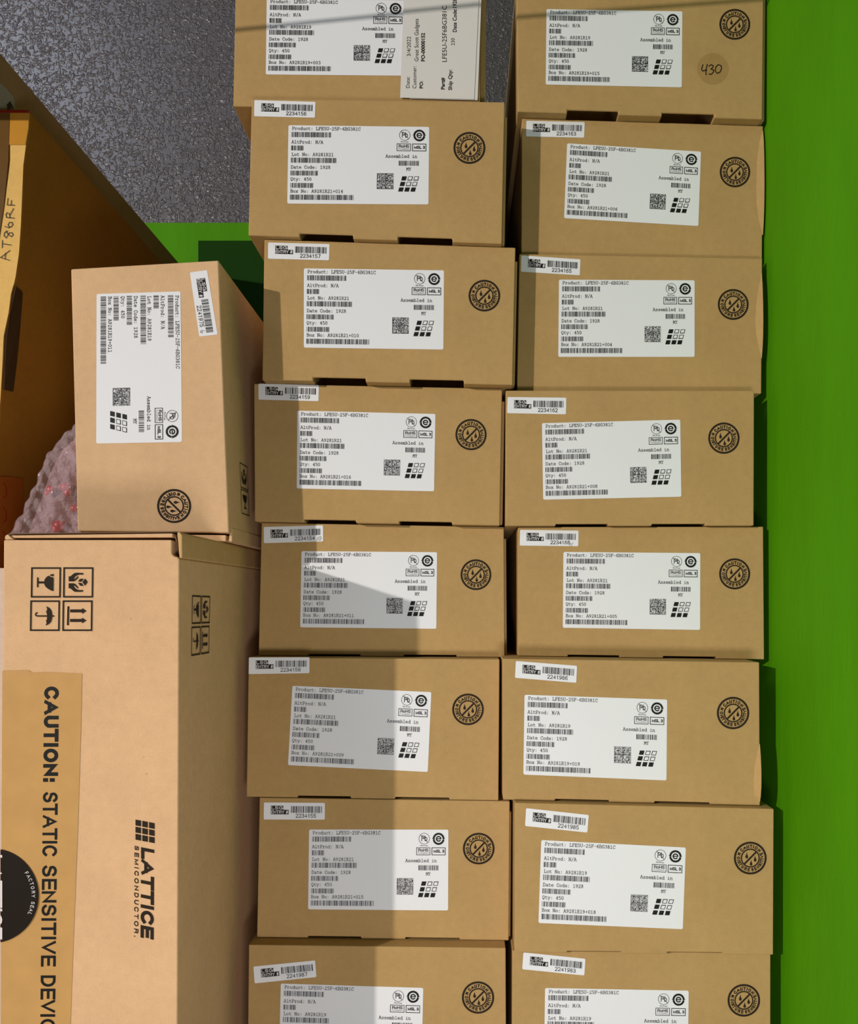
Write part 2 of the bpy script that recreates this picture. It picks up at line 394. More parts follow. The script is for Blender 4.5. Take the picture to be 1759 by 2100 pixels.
LW, LH = 289.0, 162.0
def c2(x, y): return ((x - 60) / 5.497, (y - 94) / 5.497)
def product_sheet(lot, boxno, hide_right=False):
    s = Sheet(); s.poly(rrect(0, 0, LW, LH, 3.2), 0, 0)
    def T(txt, x, yb, **k): X, Y = c2(x, yb); tw(s, txt, X, Y, m=1, **k)
    def B(x0, x1, y0, y1, key):
        a = c2(x0, y0); b = c2(x1, y1); barcode(s, a[0], b[0], a[1], b[1], key, m=1)
    T('Product: LFE5U-25F-6BG381C', 102, 147); B(98, 540, 171, 229, 'p')
    T('AltProd: N/A', 98, 301); B(95, 232, 325, 381, 'na')
    T('Lot No: ' + lot, 100, 442); B(94, 604, 462, 520, lot)
    T('Date Code: 1928', 95, 586); B(92, 397, 610, 665, '1928')
    T('Qty: 450', 92, 722); B(92, 347, 750, 805, '450')
    T('Box No: ' + boxno, 92, 859); B(90, 803, 883, 941, boxno)
    # lead-free mark
    cx, cy = c2(1373, 193); s.ring(cx, cy, 11.3, 10.5, 1); s.line([(cx - 8, cy - 8), (cx + 8, cy + 8)], 0.9, 1)
    gr_text(s, 'Pb', cx - 6.2, cx + 6.8, cy - 6.2, cy + 5, 1.3, 1)
    a = c2(1330, 262); b = c2(1415, 276); fit_text(s, 'Pb-Free', a[0], b[0], a[1], b[1], 1, offset=0.01)
    # e mark
    cx, cy = c2(1537, 195); s.ring(cx, cy, 12.2, 8.2, 1, a0=8, a1=172); s.ring(cx, cy, 12.2, 8.2, 1, a0=188, a1=352)
    s.poly([(cx - 13.8, cy - .4), (cx - 8, cy - 3.5), (cx - 8.4, cy + 2.2)], 1); s.poly([(cx + 13.8, cy - .6), (cx + 8, cy - 3.6), (cx + 8.6, cy + 1.5)], 1)
    s.ring(cx, cy, 5.8, 3.3, 1, a0=30, a1=360); s.rect(cx - 4, cy - 1, cx + 5.6, cy + 1, 1)
    a = c2(1284, 290); b = c2(1442, 375); s.frame(a[0], a[1], b[0], b[1], 1.1, 1)
    gr_text(s, 'RoHS', a[0] + 3.6, b[0] - 3.2, a[1] + 2.3, a[1] + 8.7, 1.15, 1)
    fit_text(s, 'Compliant', a[0] + 3.6, b[0] - 3.2, a[1] + 9.6, a[1] + 12.6, 2)
    a = c2(1458, 290); b = c2(1617, 375); s.frame(a[0], a[1], b[0], b[1], 1.3, 1)
    gr_text(s, 'MSL 3', a[0] + 3.6, b[0] - 2.2, a[1] + 4.2, a[1] + 10.6, 1.35, 1)
    T('Assembled in', 1160, 452); B(1310, 1535, 487, 543, 'my'); T('MY', 1395, 597, adv=4.9, cap=5.6)
    a = c2(1065, 630); b = c2(1253, 812); matrix_code(s, a[0], a[1], b[0], b[1], boxno, m=1)
    # three by three slanted squares
    for r_ in range(3):
        for q in range(3):
            bx = 823.6 - 591 + q * 12.53 - r_ * 3.0; by = 369.7 - 257.2 + r_ * 11.55; wq, hq, sk = 9.3, 8.6, 2.2
            o4 = [(bx, by), (bx + wq, by), (bx + wq + sk, by - hq), (bx + sk, by - hq)]
            s.poly(o4, 1)
            if r_ < 2 and q > 0:
                e = 1.3
                s.poly([(bx + e + .3, by - e), (bx + wq - e + .3, by - e), (bx + wq + sk - e - .3, by - hq + e), (bx + sk + e - .3, by - hq + e)], 0, 2)
    return s

EW, EH = 125.6, 35.5
def entry_sheet(num, hand=None):
    s = Sheet(); s.poly(rrect(0, 0, EW, EH, 2.4), 0, 0)
    s.rect(14.5, 6.6, 40, 15, 1); s.rect(14.5, 15, 51.2, 24.6, 1)
    gr_text(s, 'LSG', 15.4, 39.4, 7.6, 14.2, 1.0, 3, 2); gr_text(s, 'ENTRY #', 15.2, 50.4, 16.2, 23.4, 0.95, 3, 2)
    barcode(s, 55.6, 119.6, 7.2, 21.2, num, 0.95, 1)
    gr_text(s, num, 65.5, 108, 23.0, 31.6, 1.05, 1, 1)
    if hand == '10': s.line([(112, 34), (115, 25)], .7, 1); s.line([(118, 25), (116.5, 29), (117, 33), (119.5, 32.5), (121.5, 28), (120.5, 24.8), (118, 25)], .7, 1)
    if hand == '11': s.line([(107, 35), (108.5, 28)], .7, 1); s.line([(111, 35), (112, 30), (114.5, 27.5)], .7, 1)
    if hand == '6': s.line([(116, 23.5), (114.5, 28), (115.5, 31.5), (118, 32), (119.5, 29.5), (118, 28), (115.5, 29)], .7, 1)
    return s

def sheet_obj(name, sh, fn, mats, parent, thick=0.0):
    """fn(x, y, lay) -> world point"""
    o = mesh_obj(name, [fn(*v) for v in sh.v], sh.f, mats, parent, sh.m)
    return o
def quad_fn(q, W_, H_, d, lift=0.00015, step=0.00012):
    """bilinear placement of a W_ x H_ sheet on four photo corners TL TR BR BL on the plane at distance d"""
    c = [P(x, y, d) for x, y in q]
    def fn(x, y, lay):
        u, v = x / W_, y / H_
        p = (c[0] * (1 - u) + c[1] * u) * (1 - v) + (c[3] * (1 - u) + c[2] * u) * v
        return p - Vector((0, lift + lay * step, 0))
    return fn
def side_fn(q, W_, H_, X, lift=0.00015, step=0.00012):
    """the same on the vertical side plane at X, facing right"""
    c = []
    for x, y in q:
        d = X * F / (x - VX); c.append(P(x, y, d))
    def fn(x, y, lay):
        u, v = x / W_, y / H_
        p = (c[0] * (1 - u) + c[1] * u) * (1 - v) + (c[3] * (1 - u) + c[2] * u) * v
        return p + Vector((lift + lay * step, 0, 0))
    return fn

# round moisture stamp, radius 100 centred on 0,0
def stamp_sheet():
    s = Sheet(); s.ring(0, 0, 100, 87.5, 0, 0, seg=72); s.ring(0, 0, 58, 50, 0, 0, seg=60)
    s.line([(-35, 35), (36, -37)], 11, 0, 0)
    for cx, y0, y1 in ((-21.5, -37, 2), (29.5, -17, 22), (5, 9, 46)):
        s.poly([(cx, y0), (cx + 2.5, y0 + 12), (cx + 8, y0 + 26), (cx + 8.6, y1 - 8), (cx + 5, y1 - 1), (cx, y1 + .5),
                (cx - 5, y1 - 1), (cx - 8.6, y1 - 8), (cx - 8, y0 + 26), (cx - 2.5, y0 + 12)], 0, 0)
    for ch, a in zip('CAUTION', (137, 119, 102, 86.5, 74, 60, 41)):
        gr_at(s, ch, 71.5 * math.cos(R(a)), -71.5 * math.sin(R(a)), 90 - a, 21.5, 5.6, 0, 0, 1.12)
    for ch, a in zip('MOISTURESENSITIVE', (160, 179, 191, 201, 213, 229, 246, 262, 281, 296, 312, 326, 336.5, 346, 356, 7, 21)):
        gr_at(s, ch, 71.5 * math.cos(R(a)), -71.5 * math.sin(R(a)), 270 - a, 21.5, 5.4, 0, 0, 0.98)
    return s
STAMP = stamp_sheet()

# handling symbols, in units where one framed symbol group is 1500 x 1540
def icon_fragile(s, ox, oy):
    q = lambda L: [(x + ox, y + oy) for x, y in L]
    s.poly(q([(305, 400), (342, 400), (342, 635), (305, 635)])); s.poly(q([(342, 495), (488, 495), (488, 545), (342, 545)]))
    s.poly(q([(482, 560), (482, 480), (500, 430), (540, 385), (590, 355), (612, 375), (650, 398), (668, 388), (705, 412), (705, 722), (685, 726), (640, 712), (565, 668), (510, 620)]))
    s.poly(q([(608, 345), (640, 328), (690, 316), (706, 318), (706, 378), (672, 362), (648, 372)]))
def icon_hands(s, ox, oy):
    for f in (1, -1):
        q = lambda L: [(x + ox, 518 + (y - 518) * f + oy) for x, y in L]
        s.poly(q([(1068, 375), (1115, 372), (1215, 440), (1260, 395), (1285, 368), (1300, 385), (1290, 415), (1225, 478), (1190, 494), (1068, 494)]))
        s.poly(q([(1110, 375), (1160, 330), (1210, 292), (1270, 288), (1270, 345), (1235, 372), (1205, 405), (1180, 440)]))
        s.poly(q([(1268, 288), (1405, 292), (1422, 310), (1412, 332), (1320, 332), (1268, 348)]))
    q = lambda L: [(x + ox, y + oy) for x, y in L]
    s.poly(q([(1292, 500), (1338, 435), (1428, 428), (1380, 502)])); s.poly(q([(1292, 530), (1378, 532), (1428, 605), (1345, 602)]))
    s.poly(q([(1400, 515), (1456, 434), (1475, 440), (1525, 512), (1460, 598)]))
def icon_umbrella(s, ox, oy):
    q = lambda L: [(x + ox, y + oy) for x, y in L]
    s.poly(q([(535, 1105), (560, 1102), (620, 1140), (660, 1190), (680, 1260), (684, 1330), (555, 1330), (560, 1300), (548, 1260), (535, 1215), (558, 1190), (556, 1140)]))
    s.poly(q([(684, 1330), (680, 1400), (655, 1470), (610, 1520), (535, 1558), (530, 1540), (552, 1500), (536, 1445), (552, 1420), (560, 1370), (555, 1330)]))
    s.poly(q([(320, 1312), (730, 1312), (730, 1345), (320, 1345)]))
    s.ring(320 + ox, 1290 + oy, 52, 22, 0, 1, 90, 290, 24)
def icon_up(s, ox, oy):
    q = lambda L: [(x + ox, y + oy) for x, y in L]
    s.poly(q([(1045, 1095), (1090, 1095), (1085, 1550), (1038, 1550)]))
    for dy in (0, 230):
        s.poly(q([(1112, 1170 + dy), (1398, 1170 + dy), (1398, 1242 + dy), (1112, 1242 + dy)])); s.poly(q([(1398, 1142 + dy), (1415, 1148 + dy), (1505, 1206 + dy), (1415, 1268 + dy), (1398, 1270 + dy)]))
def symbols_sheet():
    s = Sheet()
    for x0, y0, x1, y1 in ((160, 155, 880, 885), (935, 155, 1660, 885), (150, 952, 865, 1690), (928, 952, 1650, 1690)): s.frame(x0, y0, x1, y1, 38)
    icon_fragile(s, 0, 0); icon_hands(s, 0, 0); icon_umbrella(s, 0, 0); icon_up(s, 0, 0)
    s.v = [(x - 150, y - 155, l) for x, y, l in s.v]
    return s

# ------------------------------------------------------------------ the room
def struct(o): o['kind'] = 'structure'; return o
WALL_X, WALL_Y = 0.2285, 0.955
def wall_grey():
    m = mat('grey_stucco_paint', (84, 78, 83), 0.32, 0.8)
    nt, N, L, b = nodes_of(m)
    def dabs(scale, lo, hi, stretch, rot):
        tc = N.new('ShaderNodeTexCoord'); mp = N.new('ShaderNodeMapping'); mp.inputs['Scale'].default_value = stretch; mp.inputs['Rotation'].default_value = (0, R(rot), 0)
        L.new(tc.outputs['Object'], mp.inputs['Vector'])
        n = N.new('ShaderNodeTexNoise'); n.inputs['Scale'].default_value = scale; n.inputs['Detail'].default_value = 2.5; n.inputs['Distortion'].default_value = 0.9
        L.new(mp.outputs[0], n.inputs['Vector'])
        r = N.new('ShaderNodeMapRange'); r.interpolation_type = 'SMOOTHSTEP'
        r.inputs['From Min'].default_value = lo; r.inputs['From Max'].default_value = hi; L.new(n.outputs[0], r.inputs['Value'])
        return r
    r1 = dabs(115, 0.50, 0.68, (1, 1, 2.0), 12); r2 = dabs(125, 0.51, 0.69, (2.0, 1, 1), -10)
    mxx = N.new('ShaderNodeMath'); mxx.operation = 'MAXIMUM'; L.new(r1.outputs[0], mxx.inputs[0]); L.new(r2.outputs[0], mxx.inputs[1])
    bp = N.new('ShaderNodeBump'); bp.inputs['Strength'].default_value = 1.0; bp.inputs['Distance'].default_value = 0.0009
    L.new(mxx.outputs[0], bp.inputs['Height']); L.new(bp.outputs[0], b.inputs['Normal'])
    return m
def wall_green():
    m = mat('green_wall_paint', (74, 141, 3), 0.66, 0.1)
    nt, N, L, b = nodes_of(m)
    n = noise(nt, 14, 5, 0.6, (1, 1, 0.35)); r = N.new('ShaderNodeMapRange'); r.inputs['From Min'].default_value = .3; r.inputs['From Max'].default_value = .7
    r.inputs['To Min'].default_value = 0.9; r.inputs['To Max'].default_value = 1.1; L.new(n.outputs[0], r.inputs['Value'])
    mul = N.new('ShaderNodeVectorMath'); mul.operation = 'SCALE'; mul.inputs[0].default_value = s2l((74, 141, 3))
    L.new(r.outputs[0], mul.inputs['Scale']); L.new(mul.outputs[0], b.inputs['Base Color'])
    nb = noise(nt, 60, 5, 0.65, (1, 1, 0.3)); bp = N.new('ShaderNodeBump'); bp.inputs['Strength'].default_value = 0.5; bp.inputs['Distance'].default_value = 0.0012
    L.new(nb.outputs[0], bp.inputs['Height']); L.new(bp.outputs[0], b.inputs['Normal'])
    return m
G_SPLIT = P(0, 458, WALL_Y).z
GREY, GREEN = wall_grey(), wall_green()
o = box('wall_back', -2.0, WALL_X + 0.1, WALL_Y, WALL_Y + 0.1, G_SPLIT, 2.6, GREY); struct(o)
o = box('wall_back_lower', -2.0, WALL_X + 0.1, WALL_Y - 0.0015, WALL_Y + 0.1, 0, G_SPLIT, GREEN); struct(o)
o = box('wall_right', WALL_X, WALL_X + 0.1, 0.30, WALL_Y - 0.0015, 0, 2.6, GREEN); struct(o)
fm = kraft('floor_paint', (120, 112, 104)); o = box('floor', -2.0, WALL_X + 0.1, -0.6, WALL_Y + 0.1, -0.06, 0, fm); struct(o)

# ------------------------------------------------------------------ the labelled cartons
DEPTH = 0.355
LWM = 0.531 * 287.0                                   # label width in pixels times distance
def dist(label_q):
    a, b, c, d_ = label_q
    return LWM / ((math.dist(a, b) + math.dist(d_, c)) / 2)

def carton_body(name, q, d, y1, m, parent, notches=((.203, .413), (.59, .805)), hn=0.0027, yn=0.045, bevel=0.0011, zs=None):
    """hollow-looking mailer carton: front corners q at distance d, tuck slots cut into its bottom front edge"""
    c = [P(x, y, d) for x, y in q]
    if zs:                                             # (top_left, top_right, bottom_right, bottom_left) heights
        for i in range(4): c[i].z = zs[i]
    xs = [0.0]
    for a, b in notches: xs += [a, b]
    xs.append(1.0); n = len(xs); V = []; Fc = []
    hgt = (c[0] - c[3]).length
    tb_, up_ = 0.0016, 0.030                          # board thickness, height of the hollow behind the slot
    for u in xs:
        top = c[0] * (1 - u) + c[1] * u; bot = c[3] * (1 - u) + c[2] * u
        f1 = bot + (top - bot) * (hn / hgt)
        V += [bot, f1, top, Vector((top.x, y1, top.z)), Vector((bot.x, y1, bot.z)), Vector((bot.x, d + yn, bot.z)),
              Vector((f1.x, d + tb_, f1.z)), Vector((f1.x, d + tb_, f1.z + up_)), Vector((f1.x, d + yn, f1.z + up_))]
    k = lambda i, j: i * 9 + j
    def strip(i, a, b): Fc.append((k(i, a), k(i + 1, a), k(i + 1, b), k(i, b)))
    for i in range(n - 1):
        strip(i, 1, 2); strip(i, 2, 3); strip(i, 3, 4); strip(i, 4, 5)
        if i % 2 == 0: strip(i, 0, 1); strip(i, 5, 0)
        else: strip(i, 1, 6); strip(i, 6, 7); strip(i, 7, 8); strip(i, 8, 5)
    for i in range(1, n - 1): Fc.append((k(i, 0), k(i, 1), k(i, 6), k(i, 7), k(i, 8), k(i, 5)))
    for i in (0, n - 1): Fc.append((k(i, 0), k(i, 1), k(i, 2), k(i, 3), k(i, 4), k(i, 5)))
    used = sorted({i for f in Fc for i in f}); mp = {a: b for b, a in enumerate(used)}
    o = mesh_obj(name, [V[i] for i in used], [tuple(mp[i] for i in f) for f in Fc], [m], parent, None, bevel)
    fix_normals(o)
    return o, c

def add_stamp(parent, px, py, rpx, d, rot=0):
    r = rpx / F * d / 100; c = P(px, py, d); cs, sn = math.cos(R(rot)), math.sin(R(rot))
    fn = lambda x, y, lay: Vector((c.x + (x * cs - y * sn) * r, d - 0.00012 - lay * 0.00008, c.z - (x * sn + y * cs) * r))
    return sheet_obj('moisture_stamp', STAMP, fn, [INK_K], parent)

MATS = [PAPER, INK, GREYINK, INK_W]
def carton(q, lab, ent, stamp, lot, no, num, label, group, hand=None, flap=0, tone=KRAFT, hn=0.0013, rot=False, d=None, zs=None, notches=None, srad=32.7, erot=False):
    d = d or dist(lab)
    root = thing('cardboard_carton', label, 'carton', Vector(((q[3][0] + q[2][0]) / 2 - VX, 0, 0)) * (d / F) + Vector((0, d + 0.1, min(zs[2], zs[3]) if zs else P(0, q[3][1], d).z)), group)
    kw = {} if notches is None else {'notches': notches}
    body, c = carton_body('body', q, d, d + DEPTH, tone, root, zs=zs, hn=hn, **kw)
    if flap:
        t = flap / F * d
        s = [c[1], c[2]]
        z1 = s[0].z - 0.0085; z0 = s[1].z + 0.0012
        f = lambda z: s[1].x + (s[0].x - s[1].x) * (z - s[1].z) / (s[0].z - s[1].z)
        prism_y('side_flap', [(f(z0) + .0001, z0), (f(z0) + t, z0), (f(z1) + t, z1), (f(z1) + .0001, z1)], d + 0.0035, d + DEPTH - 0.01, tone, root, 0.0005)
    sheet_obj('product_label', product_sheet(lot, no), quad_fn(lab, LW, LH, d), MATS, root)
    if ent: sheet_obj('entry_sticker', entry_sheet(num, hand), quad_fn(ent, EW, EH, d), MATS, root)
    if stamp: add_stamp(root, stamp[0], stamp[1], srad * (0.531 / d) * 0.995, d, 90 if rot else 0)
    return root, body, d, c

GL, GR = 'labelled cartons stacked in the left column', 'labelled cartons stacked in the right column'
COL1 = [
 dict(q=[(484,-78),(987,-72),(984,215),(478,212)], lab=[(547,-3),(831,1),(829,155.5),(545,153)], ent=None, stamp=None, lot='A9281R19', no='A9281R19+003', num='', label='topmost carton of the left column, cut by the frame, with a white packing slip', flap=11),
 dict(q=[(515.8,202),(1035,209),(1029,501),(509,480)], lab=[(591.5,257),(880,260.5),(878.4,419.5),(589,417.7)], ent=[(521.6,205.6),(646.8,209),(645.8,241.7),(521,238.7)], stamp=(962.3,303.5), lot='A9281R21', no='A9281R21+014', hn=0.0027, num='2234156', label='kraft carton with entry sticker 2234156, under the carton with the packing slip', flap=6),
 dict(q=[(541.6,490.5),(1057,507.5),(1051,797),(537.5,780)], lab=[(623,550.5),(910.3,554.6),(909,717),(623,713)], ent=[(549.8,497.3),(675.7,500.7),(674.6,534),(549.5,530.7)], stamp=(993,606.4), lot='A9281R21', no='A9281R21+010', hn=0.0027, num='2234157', label='kraft carton with entry sticker 2234157, jutting right beside the upright tilted carton', flap=5),
 dict(q=[(520.5,786.6),(1029.7,796.8),(1024.6,1078),(522,1068)], lab=[(609.8,842.2),(892.6,849),(889.9,1007.6),(608.5,1001.8)], ent=[(530,786.8),(653.8,789.9),(653,822.8),(530,819.7)], stamp=(965.6,891.3), lot='A9281R21', no='A9281R21+016', hn=0.0018, num='2234159', label='kraft carton with entry sticker 2234159 and creased lower corners, mid left column', flap=6),
 dict(q=[(536,1072),(1033,1080.7),(1034.7,1349),(530,1347)], lab=[(618.3,1130.2),(896,1132.5),(894.5,1289.5),(615.5,1286.4)], ent=[(540.8,1080.7),(662.3,1077.3),(662.6,1110.4),(541.2,1114)], stamp=(975.7,1178.6), lot='A9281R21', no='A9281R21+011', num='2234154', hand='10', label='kraft carton with entry sticker 2234154 and handwritten 10, crossed by a slanting shadow', flap=5),
 dict(q=[(509.5,1348.5),(1024.3,1352),(1022,1645.7),(505.3,1634)], lab=[(599.5,1406.3),(884.3,1419.3),(877,1583),(590.6,1569)], ent=[(510.5,1348),(634.6,1347.8),(634.3,1380.4),(509.8,1382.4)], stamp=(959.4,1454.7), lot='A9281R21', no='A9281R21+009', num='2234158', label='kraft carton with entry sticker 2234158 at its very corner, third from frame bottom on left'),
 dict(q=[(532,1635.8),(1045.2,1643.3),(1043,1925),(526.7,1924)], lab=[(633.8,1701),(919.3,1701.3),(918.6,1867),(631.8,1864.7)], ent=[(541.4,1645.4),(666.2,1646.4),(665.9,1680.8),(540.7,1680.5)], stamp=(981.4,1740.2), lot='A9281R21', no='A9281R21+015', num='2234155', label='kraft carton with entry sticker 2234155, second from frame bottom in left column', flap=4),
 dict(q=[(510,1937.7),(1036.7,1944.5),(1038,2226),(507,2226)], lab=[(575.8,2016.8),(867.8,2025.7),(864,2190),(572,2181)], ent=[(519.6,1982),(646,1969.4),(648.8,2003.5),(522.3,2016.5)], stamp=(980,2045.5), lot='A9281R19', no='A9281R19+017', num='2241987', label='kraft carton with crooked entry sticker 2241987 at the foot of the left column'),
]
COL2 = [
 dict(q=[(1059,-52),(1566,-44),(1563,233),(1061,226)], lab=[(1120.3,19),(1398.8,23.6),(1397.6,179.4),(1118.7,173.6)], ent=None, stamp=(1506.2,50.1), lot='A9281R19', no='A9281R19+015', hn=0.0027, num='', label='topmost carton of the right column, marked 430 by hand, open tuck slots below', flap=8),
 dict(q=[(1070,242.5),(1564.6,257.8),(1562.5,528.8),(1069,517.2)], lab=[(1162.6,294.2),(1437,311.2),(1431.6,463.7),(1156.4,447.6)], ent=[(1078.9,247.8),(1198.7,250.7),(1197.4,282.6),(1078.5,280)], stamp=(1506.6,353), lot='A9281R21', no='A9281R21+006', num='2234163', label='kraft carton with entry sticker 2234163 and slanting label, under the carton marked 430'),
 dict(q=[(1065,520.5),(1563,530),(1561,803),(1060,799)], lab=[(1145.9,573.7),(1423.9,575),(1423.9,732),(1144.5,732)], ent=[(1069,524),(1189.9,532),(1188.5,564.8),(1068,557.3)], stamp=(1503,624.5), lot='A9281R21', no='A9281R21+004', num='2234165', label='kraft carton with entry sticker 2234165, third from the top of the right column', flap=4),
 dict(q=[(1037,800.7),(1546.3,801),(1545.3,1080.4),(1036,1077)], lab=[(1111,867.9),(1394.5,860.7),(1396.6,1018.7),(1113.5,1024.8)], ent=[(1040.5,814.3),(1160.9,815.7),(1160.2,849.8),(1039.4,847.4)], stamp=(1483.9,898.6), lot='A9281R21', no='A9281R21+008', num='2234162', label='kraft carton with entry sticker 2234162, set back leftward in the right column', flap=4),
 dict(q=[(1061.6,1080.7),(1565,1080),(1567,1354),(1062,1350)], lab=[(1155,1131.9),(1435.5,1134.3),(1435.1,1291.8),(1153.7,1287.4)], ent=[(1066,1086.5),(1186,1088.2),(1185.4,1120.3),(1065.4,1118.9)], stamp=(1506,1176.9), lot='A9281R21', no='A9281R21+005', num='2234166', hand='11', label='kraft carton with entry sticker 2234166 and handwritten 11, right of a dark gap'),
 dict(q=[(1031,1350.7),(1556.9,1358.2),(1558.3,1649.8),(1031.3,1640)], lab=[(1075.3,1424.7),(1367.6,1434.6),(1366.2,1600.4),(1072.9,1588.4)], ent=[(1057.5,1355.5),(1183,1365.4),(1181.3,1400.2),(1055.8,1390)], stamp=(1502.7,1462.2), lot='A9281R19', no='A9281R19+019', num='2241986', label='kraft carton with entry sticker 2241986 and label close to its left edge'),
 dict(q=[(1055.7,1646.4),(1586.6,1659),(1585.3,1952),(1054.9,1945)], lab=[(1109.6,1722.7),(1405.9,1738),(1399.7,1905.4),(1103.8,1892.6)], ent=[(1078.5,1657.2),(1207,1671.3),(1204,1707.3),(1076.4,1693.7)], stamp=(1538,1759.6), lot='A9281R19', no='A9281R19+018', num='2241985', label='kraft carton with entry sticker 2241985, reaching furthest right of the right column'),
 dict(q=[(1050.7,1950),(1580,1955),(1580,2234),(1050,2232)], lab=[(1117.4,2026),(1411.7,2031.4),(1410,2196),(1115,2190)], ent=[(1073,1953),(1200,1966),(1197.8,2000.3),(1070.6,1987.5)], stamp=(1524.8,2051.3), lot='A9281R19', no='A9281R19+014', num='2241983', label='kraft carton with entry sticker 2241983 at the foot of the right column'),
]
def line_z(c0, c1, x): return c0.z + (c1.z - c0.z) * (x - c0.x) / (c1.x - c0.x)
ROOTS = {}
for col, grp in ((COL1, GL), (COL2, GR)):
    low = None                                          # build upwards: each carton rests on the one below
    for it in reversed(col):
        d = dist(it['lab']); c = [P(x, y, d) for x, y in it['q']]
        if low is None: b = (0.0, 0.0)
        else:
            b = (line_z(low[0], low[1], c[2].x), line_z(low[0], low[1], c[3].x))
            print('gap mm', it['no'], round((c[3].z - b[1]) * 1000, 1), round((c[2].z - b[0]) * 1000, 1), 'd', round(d, 4), 'h', round((c[0].z - b[1]) * 1000, 1), 'w', round((c[1].x - c[0].x) * 1000, 1))
        zs = (c[0].z, c[1].z, b[0] + 0.0003, b[1] + 0.0003)
        ROOTS[it['no']] = carton(group=grp, zs=zs, d=d, **it)
        low = ROOTS[it['no']][3]

# right edges whose board has lifted into a shallow crease
for no, xo, inner in (('A9281R21+006', 1564, [(1563, 268), (1557, 290), (1552, 330), (1550, 380), (1551, 420), (1556, 455), (1562, 482)]),
                      ('A9281R21+004', 1561.5, [(1561, 560), (1556, 585), (1550, 625), (1548, 660), (1551, 690), (1556, 715), (1561, 735)]),
                      ('A9281R19+019', 1557.5, [(1557, 1525), (1551, 1550), (1546, 1580), (1545, 1610), (1547, 1632), (1556, 1645)])):
    root, body, d, c = ROOTS[no]; v, f = [], []; n = len(inner)
    for i, (x, y) in enumerate(inner):
        q = math.sin(math.pi * i / (n - 1)) * 0.0028 + 0.0002
        v += [P(x, y, d) - Vector((0, .0001, 0)), P(xo, y, d) - Vector((0, q, 0)), P(xo, y, d) + Vector((0.0002, 0.001, 0))]
    for i in range(n - 1): f += [(i * 3, i * 3 + 1, i * 3 + 4, i * 3 + 3), (i * 3 + 1, i * 3 + 2, i * 3 + 5, i * 3 + 4)]
    mesh_obj('creased_edge', v, f, [KRAFT], root, smooth=False)

# packing slip on the topmost left carton: two sheets
root, body, d, c = ROOTS['A9281R19+003']
s = Sheet(); s.poly([(843, -34), (988, -30), (979, 207.5), (840, 204)], 0, 0)
sheet_obj('backing_sheet', s, lambda x, y, l: P(x, y, d) - Vector((0, 0.0009, 0)), [SLIP], root)
s = Sheet(); s.poly([(829.5, -34), (983, -30), (972, 206.5), (820.5, 202.7)], 0, 0)
up = lambda X, Y: (Y, -X)                              # reading upwards, tops to the left
def slip(t, xa, xb, ya, yb, off=0.0): fit_text(s, t, -ya, -yb, xa, xb, 1, 1, offset=off, rot=up)
slip('Date:', 832.6, 840, 183, 160); slip('3/4/2022', 834.6, 842, 118, 78)
slip('Customer:', 846, 853.6, 184, 138.5); slip('Great Scott Gadgets', 850, 858, 128.7, 41.6)
slip('PO:', 860, 867, 184, 169, .03); slip('PO-00000152', 863.5, 871, 128.7, 70.5, .03)
slip('Part#', 904, 911.5, 186, 162, .03); slip('LFE5U-25F6BG381C', 906.6, 915.8, 129.7, 14.8)
slip('Ship Qty:', 919, 926.5, 187.5, 145.6, .02); slip('230', 925, 932, 96, 81); slip('Date Code:1928', 928, 936, 68.7, .7, .02)
sheet_obj('packing_slip', s, lambda x, y, l: P(x, y, d) - Vector((0, 0.0013 + l * 0.00012, 0)), [SLIP, INK], root)

# 430 in marker over a round oily stain
root, body, d, c = ROOTS['A9281R19+015']
s = Sheet(); s.disc(1461.5, 141, 32, 0, 0, 48)
sheet_obj('round_stain', s, lambda x, y, l: P(x, y, d) - Vector((0, 0.00008, 0)), [kraft('oil_stained_board', (164, 131, 80))], root)
s = Sheet()
s.line([(1441, 133), (1438, 142), (1440, 146), (1449, 144)], 1.9); s.line([(1450, 132), (1447, 143), (1447, 154)], 1.9)
s.line([(1453, 136), (1458, 133), (1462, 135), (1461, 139), (1457, 142), (1463, 144), (1462, 149), (1457, 153), (1453, 152)], 1.9)
s.line([(1472, 133), (1467, 138), (1466, 146), (1470, 151), (1476, 148), (1479, 141), (1478, 135), (1472, 133)], 1.9)
sheet_obj('handwritten_number', s, lambda x, y, l: P(x, y, d) - Vector((0, 0.00015 + l * .00008, 0)), [MARKER], root)

# ------------------------------------------------------------------ the carton turned on its end, on the tall carton
TQ = [(144.8, 551.2), (448, 533.4), (469.6, 1092.7), (158.7, 1089.5)]
DT = 0.4985
troot = thing('cardboard_carton', 'kraft carton stood on end with sideways label 2241975, on the tall carton', 'carton', P(315, 1091, DT + 0.1))
TOPZ = P(0, 1107, 0.425).z
tb, tc_ = carton_body('body', TQ, DT, DT + DEPTH, kraft('warm_kraft_board', (212, 174, 132)), troot, notches=(), bevel=0.0011)
lq = [(370.2, 597.8), (373.4, 906.5), (197.6, 909.7), (198.2, 603)]
sheet_obj('product_label', product_sheet('A9281R19', 'A9281R19+011'), quad_fn(lq, LW, LH, DT), MATS, troot)
eq = [(424.6, 554), (446.3, 686.2), (408.7, 690.4), (389.3, 559)]
sheet_obj('entry_sticker', entry_sheet('2241975', '6'), quad_fn(eq, EW, EH, DT), MATS, troot)
add_stamp(troot, 357, 1037.7, 34.9, DT, 90)
s = Sheet()
s.frame(0, 0, 190, 195, 7); s.frame(0, 205, 190, 400, 7)
icon = Sheet(); icon_fragile(icon, 0, 0)
for f, m in zip(icon.f, icon.m): s.poly([(95 - (icon.v[i][1] - 520) * 0.26, 205 + 40 + (705 - icon.v[i][0]) * 0.27) for i in f])
icon = Sheet(); icon_hands(icon, 0, 0)
